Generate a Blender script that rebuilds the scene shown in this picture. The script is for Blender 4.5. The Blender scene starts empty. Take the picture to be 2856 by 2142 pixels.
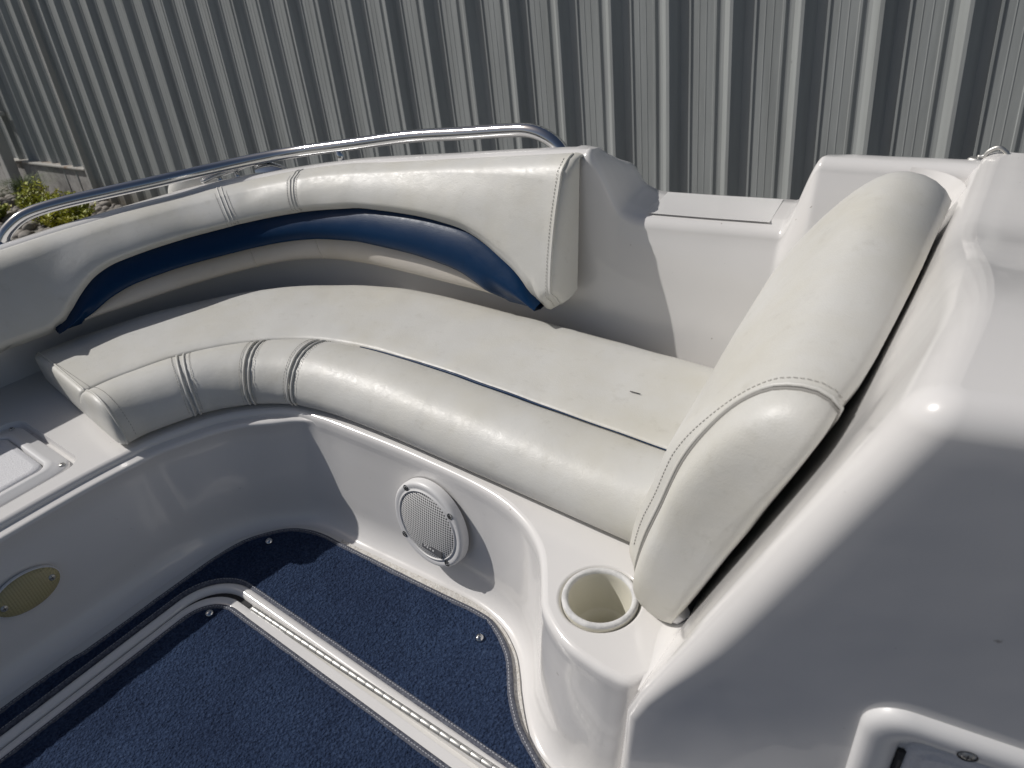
import bpy, bmesh, math, random
from math import sin, cos, pi, radians, sqrt, tan
from mathutils import Vector, Matrix, noise
from mathutils.geometry import delaunay_2d_cdt

random.seed(7)
S = bpy.context.scene
COL = S.collection

# ------------------------------------------------------------------ camera
CAM_H = 1.66                      # eye height above the gravel yard (m)
K = 0.82                          # metres per boat unit
BH = 1.35                         # eye height above the cockpit sole (boat units)


def cam_axes(pitch, roll, yaw):
    f = Vector((cos(pitch) * sin(yaw), cos(pitch) * cos(yaw), -sin(pitch)))
    r = Vector((cos(yaw), -sin(yaw), 0))
    d = f.cross(r)
    r2 = cos(roll) * r + sin(roll) * d
    d2 = -sin(roll) * r + cos(roll) * d
    return Matrix((r2, -d2, -f)).transposed()


YAW = radians(-41.03)
RW = cam_axes(radians(28.585), radians(6.82), YAW)     # in the yard (plumb wall)
RB = cam_axes(radians(33.0), radians(7.0), YAW)        # seen from the boat, which sits bow-up on its trailer
cam = bpy.data.cameras.new("camera")
cam.sensor_width = 36.0
cam.lens = 25.97
cam.clip_start = 0.05
cam.clip_end = 400
cam.dof.use_dof = True
cam.dof.focus_distance = 1.45
cam.dof.aperture_fstop = 8.0
co = bpy.data.objects.new("camera", cam)
COL.objects.link(co)
co.matrix_world = Matrix.Translation((0, 0, CAM_H)) @ RW.to_4x4()
S.camera = co
# boat frame -> world
BOAT = Matrix.Translation((0, 0, CAM_H)) @ (RW @ RB.inverted()).to_4x4() @ Matrix.Scale(K, 4) @ Matrix.Translation((0, 0, -BH))

# ------------------------------------------------------------------ light
SUN = ((RW @ RB.inverted()) @ Vector((-0.675, -0.258, 0.69))).normalized()   # set against the boat's own shadows
w = bpy.data.worlds.new("World")
S.world = w
w.use_nodes = True
nt = w.node_tree
bg = nt.nodes["Background"]
sky = nt.nodes.new("ShaderNodeTexSky")
sky.sky_type = 'NISHITA'
sky.sun_disc = False
sky.sun_elevation = math.asin(SUN.z)
sky.sun_rotation = math.atan2(SUN.x, SUN.y)
sky.dust_density = 2.0
sky.ozone_density = 0.0
sky.air_density = 0.75
nt.links.new(sky.outputs[0], bg.inputs[0])
bg.inputs[1].default_value = 0.064
sl = bpy.data.lights.new("sun", 'SUN')
sl.energy = 4.0
sl.angle = radians(0.53)
sl.color = (1.0, 0.965, 0.925)
so = bpy.data.objects.new("sun", sl)
COL.objects.link(so)
so.rotation_euler = SUN.to_track_quat('Z', 'Y').to_euler()
S.view_settings.view_transform = 'Standard'
S.view_settings.look = 'None'
S.view_settings.gamma = 1
S.view_settings.exposure = -0.42
S.view_settings.use_curve_mapping = False


# ------------------------------------------------------------------ materials
def mat(name, col, rough=0.5, metal=0.0, coat=0.0, spec=0.5):
    m = bpy.data.materials.new(name)
    m.use_nodes = True
    n = m.node_tree
    b = n.nodes["Principled BSDF"]
    b.inputs["Base Color"].default_value = (*col, 1)
    b.inputs["Roughness"].default_value = rough
    b.inputs["Metallic"].default_value = metal
    b.inputs["Specular IOR Level"].default_value = spec
    b.inputs["Coat Weight"].default_value = coat
    b.inputs["Coat Roughness"].default_value = 0.04
    return m


def nodes(m):
    return m.node_tree, m.node_tree.nodes["Principled BSDF"]


def tex(t, kind, scale, detail=4, rough=0.5, stretch=None, dist=0.0):
    tc = t.nodes.new("ShaderNodeTexCoord")
    n = t.nodes.new(kind)
    n.inputs["Scale"].default_value = scale
    if kind == "ShaderNodeTexNoise":
        n.inputs["Detail"].default_value = detail
        n.inputs["Roughness"].default_value = rough
        n.inputs["Distortion"].default_value = dist
    if stretch:
        mp = t.nodes.new("ShaderNodeMapping")
        mp.inputs["Scale"].default_value = stretch
        t.links.new(tc.outputs["Object"], mp.inputs[0])
        t.links.new(mp.outputs[0], n.inputs["Vector"])
    else:
        t.links.new(tc.outputs["Object"], n.inputs["Vector"])
    return n


def ramp(t, src, stops):
    r = t.nodes.new("ShaderNodeValToRGB")
    e = r.color_ramp.elements
    while len(e) < len(stops):
        e.new(0.5)
    for i, (p, c) in enumerate(stops):
        e[i].position = p
        e[i].color = (*c, 1) if len(c) == 3 else c
    t.links.new(src, r.inputs[0])
    return r


def bump(t, src, strength, dist, prev=None):
    b = t.nodes.new("ShaderNodeBump")
    b.inputs["Strength"].default_value = strength
    b.inputs["Distance"].default_value = dist
    t.links.new(src, b.inputs["Height"])
    if prev:
        t.links.new(prev.outputs[0], b.inputs["Normal"])
    return b


def math_n(t, op, a, b=None, clamp=False):
    n = t.nodes.new("ShaderNodeMath")
    n.operation = op
    n.use_clamp = clamp
    for i, v in enumerate((a, b)):
        if v is None:
            continue
        if isinstance(v, (int, float)):
            n.inputs[i].default_value = v
        else:
            t.links.new(v, n.inputs[i])
    return n


def gelcoat(name, col, rough=0.16, wave=0.25):
    m = mat(name, col, rough, 0, 0.35)
    t, b = nodes(m)
    n1 = tex(t, "ShaderNodeTexNoise", 3.2, 3, 0.5)
    c = tuple(v * 0.955 for v in col)
    r = ramp(t, n1.outputs["Fac"], [(0.30, c), (0.62, col)])
    n3 = tex(t, "ShaderNodeTexNoise", 60, 5, 0.65)
    sp = ramp(t, n3.outputs["Fac"], [(0.24, (0.55, 0.52, 0.48)), (0.30, (1, 1, 1))])
    mx = t.nodes.new("ShaderNodeMix")
    mx.data_type = 'RGBA'
    mx.blend_type = 'MULTIPLY'
    mx.inputs[0].default_value = 1
    t.links.new(r.outputs[0], mx.inputs[6])
    t.links.new(sp.outputs[0], mx.inputs[7])
    t.links.new(mx.outputs[2], b.inputs["Base Color"])
    n2 = tex(t, "ShaderNodeTexNoise", 9, 2, 0.4)
    rr = ramp(t, n1.outputs["Fac"], [(0.3, (rough * 0.7,) * 3), (0.7, (rough * 1.5,) * 3)])
    t.links.new(rr.outputs[0], b.inputs["Roughness"])
    bp = bump(t, n2.outputs["Fac"], wave, 0.004)
    t.links.new(bp.outputs[0], b.inputs["Coat Normal"])
    t.links.new(bp.outputs[0], b.inputs["Normal"])
    return m


def vinyl(name, col, rough=0.42, stain=(0.95, 0.93, 0.87), bs=1.0, spec=0.45):
    m = mat(name, col, rough, spec=spec)
    t, b = nodes(m)
    n1 = tex(t, "ShaderNodeTexNoise", 4.5, 5, 0.6)
    r = ramp(t, n1.outputs["Fac"], [(0.28, tuple(c * s for c, s in zip(col, stain))), (0.6, col)])
    n0 = tex(t, "ShaderNodeTexNoise", 26, 6, 0.7)
    sm = ramp(t, n0.outputs["Fac"], [(0.25, (0.80, 0.79, 0.76)), (0.42, (1, 1, 1))])
    mx = t.nodes.new("ShaderNodeMix")
    mx.data_type = 'RGBA'
    mx.blend_type = 'MULTIPLY'
    mx.inputs[0].default_value = 0.55
    t.links.new(r.outputs[0], mx.inputs[6])
    t.links.new(sm.outputs[0], mx.inputs[7])
    t.links.new(mx.outputs[2], b.inputs["Base Color"])
    # grain, creases, broad stuffing unevenness
    v = tex(t, "ShaderNodeTexVoronoi", 420)
    n2 = tex(t, "ShaderNodeTexNoise", 55, 5, 0.62, (1, 1, 1.6), 0.8)
    cr_ = t.nodes.new("ShaderNodeTexVoronoi")
    cr_.feature = 'DISTANCE_TO_EDGE'
    cr_.inputs["Scale"].default_value = 14
    tc = t.nodes.new("ShaderNodeTexCoord")
    wob = tex(t, "ShaderNodeTexNoise", 11, 4, 0.6)
    ad = t.nodes.new("ShaderNodeMixRGB")
    ad.inputs[0].default_value = 0.22
    t.links.new(tc.outputs["Object"], ad.inputs[1])
    t.links.new(wob.outputs["Color"], ad.inputs[2])
    t.links.new(ad.outputs[0], cr_.inputs["Vector"])
    cre = ramp(t, cr_.outputs["Distance"], [(0.0, (0, 0, 0)), (0.035, (1, 1, 1))])
    msk = tex(t, "ShaderNodeTexNoise", 6.5, 3, 0.5)
    mk = ramp(t, msk.outputs["Fac"], [(0.52, (0, 0, 0)), (0.62, (1, 1, 1))])
    inv = math_n(t, 'SUBTRACT', 1.0, cre.outputs[0])
    cm = math_n(t, 'MULTIPLY', inv.outputs[0], mk.outputs[0])
    n5 = tex(t, "ShaderNodeTexNoise", 7, 2, 0.4)
    b0 = bump(t, n5.outputs["Fac"], 0.35 * bs, 0.012)
    b1 = bump(t, n2.outputs["Fac"], 0.15 * bs, 0.0025, b0)
    b2 = bump(t, cm.outputs[0], -0.35, 0.0012, b1)
    b3 = bump(t, v.outputs["Distance"], 0.12, 0.0012, b2)
    t.links.new(b3.outputs[0], b.inputs["Normal"])
    rr = ramp(t, n2.outputs["Fac"], [(0.3, (rough * 0.85,) * 3), (0.7, (rough * 1.2,) * 3)])
    t.links.new(rr.outputs[0], b.inputs["Roughness"])
    return m


def carpet_mat():
    m = mat("navy_carpet", (0.02, 0.04, 0.09), 0.95, spec=0.15)
    t, b = nodes(m)
    n1 = tex(t, "ShaderNodeTexNoise", 150, 4, 0.7)
    n2 = tex(t, "ShaderNodeTexNoise", 5, 3, 0.5)
    r = ramp(t, n1.outputs["Fac"], [(0.30, (0.012, 0.021, 0.048)), (0.52, (0.028, 0.048, 0.102)), (0.72, (0.054, 0.082, 0.150))])
    r2 = ramp(t, n2.outputs["Fac"], [(0.3, (0.78, 0.78, 0.8)), (0.7, (1.12, 1.12, 1.1))])
    mx = t.nodes.new("ShaderNodeMix")
    mx.data_type = 'RGBA'
    mx.blend_type = 'MULTIPLY'
    mx.inputs[0].default_value = 1
    t.links.new(r.outputs[0], mx.inputs[6])
    t.links.new(r2.outputs[0], mx.inputs[7])
    t.links.new(mx.outputs[2], b.inputs["Base Color"])
    v = tex(t, "ShaderNodeTexVoronoi", 170)
    b1 = bump(t, n1.outputs["Fac"], 1.0, 0.005)
    b2 = bump(t, v.outputs["Distance"], 0.7, -0.004, b1)
    t.links.new(b2.outputs[0], b.inputs["Normal"])
    return m


def speckle(name, base, other, scale, rough=0.6, bstr=0.3, lo=0.4, hi=0.6):
    m = mat(name, base, rough)
    t, b = nodes(m)
    n1 = tex(t, "ShaderNodeTexNoise", scale, 5, 0.65)
    r = ramp(t, n1.outputs["Fac"], [(lo, other), (hi, base)])
    t.links.new(r.outputs[0], b.inputs["Base Color"])
    bp = bump(t, n1.outputs["Fac"], bstr, 0.004)
    t.links.new(bp.outputs[0], b.inputs["Normal"])
    return m


def siding_mat():
    m = mat("painted_steel_siding", (0.40, 0.415, 0.405), 0.42)
    t, b = nodes(m)
    n1 = tex(t, "ShaderNodeTexNoise", 2.0, 6, 0.6, (6, 6, 0.5))
    r = ramp(t, n1.outputs["Fac"], [(0.25, (0.27, 0.285, 0.28)), (0.6, (0.365, 0.385, 0.38))])
    n2 = tex(t, "ShaderNodeTexNoise", 30, 4, 0.7, (1, 1, 0.35))
    sp = ramp(t, n2.outputs["Fac"], [(0.23, (0.12, 0.11, 0.10)), (0.27, (1, 1, 1))])
    tc = t.nodes.new("ShaderNodeTexCoord")
    sx = t.nodes.new("ShaderNodeSeparateXYZ")
    t.links.new(tc.outputs["Object"], sx.inputs[0])
    n3 = tex(t, "ShaderNodeTexNoise", 9, 4, 0.6)
    hh = math_n(t, 'ADD', sx.outputs[2], math_n(t, 'MULTIPLY', n3.outputs["Fac"], 0.25).outputs[0])
    dirt = ramp(t, hh.outputs[0], [(0.14, (0.62, 0.52, 0.42)), (0.42, (1, 1, 1))])
    mx = t.nodes.new("ShaderNodeMix")
    mx.data_type = 'RGBA'
    mx.blend_type = 'MULTIPLY'
    mx.inputs[0].default_value = 1
    t.links.new(r.outputs[0], mx.inputs[6])
    t.links.new(sp.outputs[0], mx.inputs[7])
    m2 = t.nodes.new("ShaderNodeMix")
    m2.data_type = 'RGBA'
    m2.blend_type = 'MULTIPLY'
    m2.inputs[0].default_value = 1
    t.links.new(mx.outputs[2], m2.inputs[6])
    t.links.new(dirt.outputs[0], m2.inputs[7])
    t.links.new(m2.outputs[2], b.inputs["Base Color"])
    n4 = tex(t, "ShaderNodeTexNoise", 3, 4, 0.5, (3, 3, 0.6))
    bp = bump(t, n4.outputs["Fac"], 0.35, 0.012)
    t.links.new(bp.outputs[0], b.inputs["Normal"])
    return m


def grille_mat():
    m = mat("perforated_grille", (0.55, 0.55, 0.54), 0.45)
    t, b = nodes(m)
    tc = t.nodes.new("ShaderNodeTexCoord")
    sx = t.nodes.new("ShaderNodeSeparateXYZ")
    t.links.new(tc.outputs["Object"], sx.inputs[0])
    fr = 2 * pi / 0.0062
    a = math_n(t, 'SINE', math_n(t, 'MULTIPLY', sx.outputs[0], fr).outputs[0])
    c = math_n(t, 'SINE', math_n(t, 'MULTIPLY', sx.outputs[1], fr).outputs[0])
    p = math_n(t, 'ADD', a.outputs[0], c.outputs[0])
    r = ramp(t, math_n(t, 'ADD', math_n(t, 'MULTIPLY', p.outputs[0], 0.25).outputs[0], 0.5).outputs[0],
             [(0.52, (0.72, 0.715, 0.70)), (0.64, (0.07, 0.07, 0.07))])
    t.links.new(r.outputs[0], b.inputs["Base Color"])
    return m


def tread_mat():
    m = gelcoat("nonskid_gelcoat", (0.80, 0.79, 0.77), 0.4, 0.1)
    t, b = nodes(m)
    tc = t.nodes.new("ShaderNodeTexCoord")
    sx = t.nodes.new("ShaderNodeSeparateXYZ")
    t.links.new(tc.outputs["Object"], sx.inputs[0])
    fr = 2 * pi / 0.0105
    a = math_n(t, 'SINE', math_n(t, 'MULTIPLY', math_n(t, 'ADD', sx.outputs[0], sx.outputs[1]).outputs[0], fr).outputs[0])
    c = math_n(t, 'SINE', math_n(t, 'MULTIPLY', math_n(t, 'SUBTRACT', sx.outputs[0], sx.outputs[1]).outputs[0], fr).outputs[0])
    p = math_n(t, 'MULTIPLY', a.outputs[0], c.outputs[0])
    bp = bump(t, p.outputs[0], 0.35, 0.0012)
    t.links.new(bp.outputs[0], b.inputs["Normal"])
    return m


def lens_mat():
    m = mat("yellowed_lens", (0.47, 0.41, 0.21), 0.25, 0, 0.3)
    t, b = nodes(m)
    tc = t.nodes.new("ShaderNodeTexCoord")
    sx = t.nodes.new("ShaderNodeSeparateXYZ")
    t.links.new(tc.outputs["Object"], sx.inputs[0])
    fr = 2 * pi / 0.006
    a = math_n(t, 'SINE', math_n(t, 'MULTIPLY', sx.outputs[0], fr).outputs[0])
    c = math_n(t, 'SINE', math_n(t, 'MULTIPLY', sx.outputs[1], fr).outputs[0])
    p = math_n(t, 'ADD', a.outputs[0], c.outputs[0])
    bp = bump(t, p.outputs[0], 0.3, 0.0015)
    t.links.new(bp.outputs[0], b.inputs["Normal"])
    b.inputs["Transmission Weight"].default_value = 0.15
    return m


M = {
    'gel': gelcoat("white_gelcoat", (0.765, 0.75, 0.73)),
    'gelfloor': gelcoat("sole_gelcoat", (0.76, 0.745, 0.71), 0.3, 0.3),
    'vinyl': vinyl("white_vinyl", (0.635, 0.630, 0.597)),
    'vinylbounce': vinyl("bounce_tinted_vinyl", (0.60, 0.56, 0.51)),  # same white vinyl, warm bounced light painted into its colour
    'blue': vinyl("blue_vinyl", (0.0025, 0.026, 0.078), 0.38, (0.9, 0.9, 0.9), .35, .22),
    'thread': mat("grey_thread", (0.30, 0.29, 0.27), 0.8),
    'seam': mat("seam_stitch_cord", (0.40, 0.39, 0.36), 0.6),  # the cord's own colour, for the stitch rows
    'carpet': carpet_mat(),
    'binding': speckle("carpet_binding", (0.135, 0.145, 0.175), (0.07, 0.075, 0.10), 160, 0.85, 0.6),
    'bthread': mat("binding_thread", (0.42, 0.43, 0.46), 0.8),
    'steel': mat("stainless_steel", (0.62, 0.625, 0.63), 0.10, 1.0),
    'steelb': mat("brushed_stainless", (0.56, 0.555, 0.53), 0.5, 1.0),
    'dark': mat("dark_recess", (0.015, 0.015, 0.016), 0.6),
    'black': mat("black_rubber", (0.02, 0.02, 0.022), 0.5),
    'plastic': mat("white_plastic", (0.72, 0.715, 0.71), 0.38),
    'plastictex': speckle("pebbled_plastic", (0.72, 0.72, 0.735), (0.66, 0.66, 0.675), 260, 0.55, 0.35),
    'cup': mat("aged_cup_plastic", (0.66, 0.64, 0.55), 0.4),
    'rim': speckle("worn_cup_rim", (0.70, 0.695, 0.68), (0.56, 0.56, 0.55), 60, 0.7, 0.2),
    'grille': grille_mat(),
    'badge': mat("grey_badge", (0.14, 0.14, 0.145), 0.4),
    'tread': tread_mat(),
    'nonskid': speckle("sole_nonskid", (0.74, 0.72, 0.68), (0.60, 0.57, 0.52), 130, 0.7, 0.9),
    'lens': lens_mat(),
    'siding': siding_mat(),
    'concrete': speckle("plinth_concrete", (0.40, 0.39, 0.37), (0.27, 0.26, 0.25), 14, 0.9, 0.4),
    'flash': speckle("rust_stained_flashing", (0.42, 0.41, 0.38), (0.25, 0.15, 0.08), 5, 0.6, 0.2, 0.32, 0.5),
    'ground': speckle("gravel_ground", (0.30, 0.285, 0.26), (0.16, 0.15, 0.13), 22, 0.95, 0.6),
    'asphalt': speckle("yard_asphalt", (0.13, 0.128, 0.122), (0.085, 0.083, 0.08), 30, 0.95, 0.5),
    'stone': speckle("river_stone", (0.38, 0.35, 0.31), (0.20, 0.18, 0.16), 4, 0.8, 0.2),
    'leaf': speckle("golden_leaf", (0.58, 0.56, 0.05), (0.27, 0.33, 0.03), 3, 0.5, 0.0),
    'twig': mat("twig", (0.10, 0.07, 0.045), 0.9),
    'blade': speckle("grass_blade", (0.13, 0.17, 0.06), (0.07, 0.10, 0.035), 3, 0.7, 0.0),
    'ivory': mat("painted_metal_post", (0.42, 0.42, 0.40), 0.5),
}


# ------------------------------------------------------------------ helpers
BOATOBJ = []


def tag(o, label=None, cat=None, group=None, kind=None):
    if label:
        o["label"] = label
    if cat:
        o["category"] = cat
    if group:
        o["group"] = group
    if kind:
        o["kind"] = kind
    return o


def link(name, me, m, parent=None):
    if m is not None and len(me.materials) == 0:
        me.materials.append(M[m] if isinstance(m, str) else m)
    o = bpy.data.objects.new(name, me)
    COL.objects.link(o)
    if parent:
        o.parent = parent
    return o


def empty(name, boat=True):
    o = bpy.data.objects.new(name, None)
    o.empty_display_size = 0.05
    COL.objects.link(o)
    if boat:
        o.matrix_world = BOAT
    return o


def pymesh(name, vs, fs, smooth=True):
    me = bpy.data.meshes.new(name)
    me.from_pydata([tuple(v) for v in vs], [], fs)
    if smooth:
        me.polygons.foreach_set("use_smooth", [len(p.vertices) <= 4 for p in me.polygons])
    me.update()
    return me


def V(*a):
    return Vector(a)


def crom(pts, n):
    """n points at even arc length on a smooth curve through pts"""
    P = [Vector(p) for p in pts]
    P = [2 * P[0] - P[1]] + P + [2 * P[-1] - P[-2]]
    fine = []
    for i in range(1, len(P) - 2):
        a, b, c, d = P[i - 1:i + 3]
        for k in range(24):
            t = k / 24
            fine.append(0.5 * (2 * b + (c - a) * t + (2 * a - 5 * b + 4 * c - d) * t * t + (3 * b - a - 3 * c + d) * t ** 3))
    fine.append(P[-2])
    L = [0.0]
    for a, b in zip(fine, fine[1:]):
        L.append(L[-1] + (b - a).length)
    out, j = [], 0
    for i in range(n):
        s = L[-1] * i / (n - 1)
        while j < len(L) - 2 and L[j + 1] < s:
            j += 1
        u = (s - L[j]) / max(1e-9, L[j + 1] - L[j])
        out.append(fine[j].lerp(fine[j + 1], min(1, max(0, u))))
    return out


def smooth(a, b, x):
    t = min(1, max(0, (x - a) / (b - a)))
    return t * t * (3 - 2 * t)


def lut(tab, x):
    if x <= tab[0][0]:
        return tab[0][1]
    for (a, va), (b, vb) in zip(tab, tab[1:]):
        if x <= b:
            t = (x - a) / (b - a)
            return va + (vb - va) * t
    return tab[-1][1]


def slut(tab, x, h):
    """smoothed table look-up"""
    return sum(lut(tab, x + h * k) * wt for k, wt in ((-1, .15), (-.5, .22), (0, .26), (.5, .22), (1, .15)))


def grid(name, rows, m, parent=None, cyc=False, flip=False, capends=False):
    nr, nc = len(rows), len(rows[0])
    vs = [p for r in rows for p in r]
    fs = []
    for i in range(nr - 1):
        for j in range(nc if cyc else nc - 1):
            a, b = i * nc + j, i * nc + (j + 1) % nc
            c, d = b + nc, a + nc
            fs.append((a, d, c, b) if flip else (a, b, c, d))
    if capends:
        fs.append(tuple(range(nc)))
        fs.append(tuple((nr - 1) * nc + j for j in reversed(range(nc))))
    me = pymesh(name, vs, fs)
    fix_normals(me)
    return link(name, me, m, parent)


def fix_normals(me):
    bm = bmesh.new()
    bm.from_mesh(me)
    bmesh.ops.recalc_face_normals(bm, faces=bm.faces)
    bm.to_mesh(me)
    bm.free()


def frames(path, up=V(0, 0, 1)):
    """tangent + horizontal left normal for each path point"""
    out = []
    for i, p in enumerate(path):
        t = path[min(i + 1, len(path) - 1)] - path[max(i - 1, 0)]
        t.z = 0 if abs(up.z) > 0.5 else t.z
        t.normalize()
        out.append((t, up.cross(t).normalized()))
    return out


def tube_geo(path, r, seg=8, cap=True):
    vs, fs = [], []
    ref = None
    n = len(path)
    for i, p in enumerate(path):
        t = (path[min(i + 1, n - 1)] - path[max(i - 1, 0)]).normalized()
        if ref is None:
            ref = V(0, 0, 1) if abs(t.z) < 0.9 else V(1, 0, 0)
        a = (ref - t * ref.dot(t)).normalized()
        b = t.cross(a)
        ref = a
        rr = r[i] if isinstance(r, (list, tuple)) else r
        for k in range(seg):
            an = 2 * pi * k / seg
            vs.append(p + (a * cos(an) + b * sin(an)) * rr)
    for i in range(n - 1):
        for k in range(seg):
            a0, b0 = i * seg + k, i * seg + (k + 1) % seg
            fs.append((a0, b0, b0 + seg, a0 + seg))
    if cap:
        fs.append(tuple(reversed(range(seg))))
        fs.append(tuple((n - 1) * seg + k for k in range(seg)))
    return vs, fs


def tube(name, path, r, m, parent=None, seg=10):
    vs, fs = tube_geo([Vector(p) for p in path], r, seg)
    return link(name, pymesh(name, vs, fs), m, parent)


def lathe_mesh(name, prof, seg=32, cap=True):
    """prof: (radius, height) list, axis z"""
    vs, fs = [], []
    for r, z in prof:
        for k in range(seg):
            a = 2 * pi * k / seg
            vs.append((r * cos(a), r * sin(a), z))
    for i in range(len(prof) - 1):
        for k in range(seg):
            a, b = i * seg + k, i * seg + (k + 1) % seg
            fs.append((a, b, b + seg, a + seg))
    if cap:
        fs.append(tuple((len(prof) - 1) * seg + k for k in range(seg)))
    return pymesh(name, vs, fs)


def place(o, loc, normal=(0, 0, 1), xdir=(1, 0, 0)):
    n = Vector(normal).normalized()
    x = Vector(xdir)
    x = (x - n * x.dot(n)).normalized()
    y = n.cross(x)
    mtx = Matrix((x, y, n)).transposed().to_4x4()
    mtx.translation = Vector(loc)
    o.matrix_local = mtx
    return o


def rrect(x0, x1, y0, y1, r, n=6):
    out = []
    for cx, cy, a0 in ((x1 - r, y1 - r, 0), (x0 + r, y1 - r, pi / 2), (x0 + r, y0 + r, pi), (x1 - r, y0 + r, 1.5 * pi)):
        for k in range(n + 1):
            a = a0 + pi / 2 * k / n
            out.append((cx + r * cos(a), cy + r * sin(a)))
    return out


def ringstack(name, loops, m, parent=None, cap=True):
    """closed loops of equal length stacked into a skin; last loop filled"""
    nc = len(loops[0])
    vs = [p for l in loops for p in l]
    fs = []
    for i in range(len(loops) - 1):
        for j in range(nc):
            a, b = i * nc + j, i * nc + (j + 1) % nc
            fs.append((a, b, b + nc, a + nc))
    if cap:
        fs.append(tuple((len(loops) - 1) * nc + j for j in range(nc)))
    me = pymesh(name, vs, fs)
    o = link(name, me, m, parent)
    return o


def sheet_with_holes(name, loops, z, m, parent):
    bm = bmesh.new()
    for lp in loops:
        vv = [bm.verts.new((p[0], p[1], z)) for p in lp]
        for i in range(len(vv)):
            bm.edges.new((vv[i], vv[(i + 1) % len(vv)]))
    bmesh.ops.triangle_fill(bm, use_beauty=True, use_dissolve=False, edges=bm.edges[:])
    for f in bm.faces:
        if f.normal.z < 0:
            f.normal_flip()
    me = bpy.data.meshes.new(name)
    bm.to_mesh(me)
    bm.free()
    return link(name, me, m, parent)


def inside(pt, poly):
    x, y = pt
    c = False
    j = len(poly) - 1
    for i in range(len(poly)):
        xi, yi = poly[i][0], poly[i][1]
        xj, yj = poly[j][0], poly[j][1]
        if (yi > y) != (yj > y) and x < (xj - xi) * (y - yi) / (yj - yi) + xi:
            c = not c
        j = i
    return c


# ================================================================== THE YARD
g = link("ground", pymesh("ground", [(-150, -150, 0), (150, -150, 0), (150, 150, 0), (-150, 150, 0)], [(0, 1, 2, 3)], False), 'asphalt')
tag(g, kind="structure")
vs, fs = [], []
for i in range(41):
    for j in range(9):
        x, y = -13 + 14 * i / 40, 2.1 + 1.45 * j / 8
        vs.append((x, y, 0.006 + 0.02 * noise.noise(V(x * 2, y * 2, 0)) + 0.02))
for i in range(40):
    for j in range(8):
        a = i * 9 + j
        fs.append((a, a + 9, a + 10, a + 1))
tag(link("gravel_bed", pymesh("gravel_bed", vs, fs), 'ground'), kind="structure")

# ---- corrugated steel wall: lapped panels of three ribs
wall = empty("metal_siding_wall", False)
tag(wall, "tall grey ribbed metal siding wall behind the boat", "wall")
WALLY = 3.434
RIB = 0.3048
PROF = [(0.006, 0), (.043, .039), (.046, .0405), (.060, .0405), (.063, .039), (.098, 0), (.138, 0), (.141, .0055), (.150, .0055), (.154, 0),
        (.186, 0), (.1875, .0012), (.190, .0012), (.1915, 0), (.221, 0), (.2225, .0012), (.225, .0012), (.2265, 0),
        (.260, 0), (.264, .0055), (.274, .0055), (.280, -.001), (.296, -.002)]


def siding_panel(x0, zb, zt, yoff, nrib=3):
    pts = []
    for r in range(nrib):
        for px, h in PROF:
            pts.append((x0 + r * RIB + px, h))
    # lap leg over the neighbour's first rib
    pts += [(x0 + nrib * RIB + px, h + 0.003) for px, h in ((0.006, 0), (.043, .039), (.060, .0405), (.064, .038), (.090, .010))]
    nz = 14
    rows = []
    for k in range(nz + 1):
        z = zb + (zt - zb) * k / nz
        row = []
        for px, h in pts:
            wv = 0.0035 * noise.noise(V(px * 2.2, z * 1.1, 3)) + 0.0016 * noise.noise(V(px * 9, z * 2.5, 8))
            row.append(V(px + 0.4 * wv, WALLY - h + yoff + wv, z))
        rows.append(row)
    o = grid("siding_panel", rows, 'siding', wall)
    for p in o.data.polygons:
        p.use_smooth = False
    return o


X_RIB0 = -0.5276 - 0.062          # left base of one rib
x = X_RIB0 + RIB * 7 - 3 * RIB
for i in range(16):
    x0 = X_RIB0 + RIB * (5 - 3 * i)
    if x0 + 3 * RIB < -8.3:
        siding_panel(x0, 0.385, 4.2, 0.03)
    else:
        siding_panel(x0, 0.03, 4.2, 0.0)

# plinth and flashing left of the full-height siding
pl = empty("concrete_plinth", False)
tag(pl, "low concrete base with rusty flashing under the siding at left", "plinth")


def box_geo(x0, x1, y0, y1, z0, z1):
    v = [(x0, y0, z0), (x1, y0, z0), (x1, y1, z0), (x0, y1, z0), (x0, y0, z1), (x1, y0, z1), (x1, y1, z1), (x0, y1, z1)]
    f = [(0, 3, 2, 1), (4, 5, 6, 7), (0, 1, 5, 4), (1, 2, 6, 5), (2, 3, 7, 6), (3, 0, 4, 7)]
    return v, f


def box(name, b, m, parent=None, bev=0.0):
    v, f = box_geo(*b)
    me = pymesh(name, v, f, False)
    if bev:
        bm = bmesh.new()
        bm.from_mesh(me)
        bmesh.ops.bevel(bm, geom=bm.edges[:], offset=bev, segments=2, affect='EDGES', profile=0.5)
        bm.to_mesh(me)
        bm.free()
    return link(name, me, m, parent)


box("base", (-14, -8.47, 3.40, 3.75, -0.1, 0.37), 'concrete', pl, 0.01)
box("flashing", (-14, -8.47, 3.365, 3.72, 0.372, 0.392), 'flash', pl, 0.004)
box("corner_trim", (-8.468, -8.43, 3.37, 3.55, 0.02, 4.2), 'ivory', wall, 0.003)
ds = empty("downspout", False)
tag(ds, "grey square downspout with a pale boot against the siding at far left", "downspout")
box("pipe", (-10.32, -10.18, 3.22, 3.34, 0.16, 4.2), 'ivory', ds, 0.012)
box("boot", (-10.34, -10.16, 3.20, 3.36, 0.0, 0.16), 'plastic', ds, 0.02)
for z in (0.9, 2.4):
    box("strap", (-10.36, -10.14, 3.215, 3.42, z, z + 0.04), 'ivory', ds, 0.003)


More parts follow.
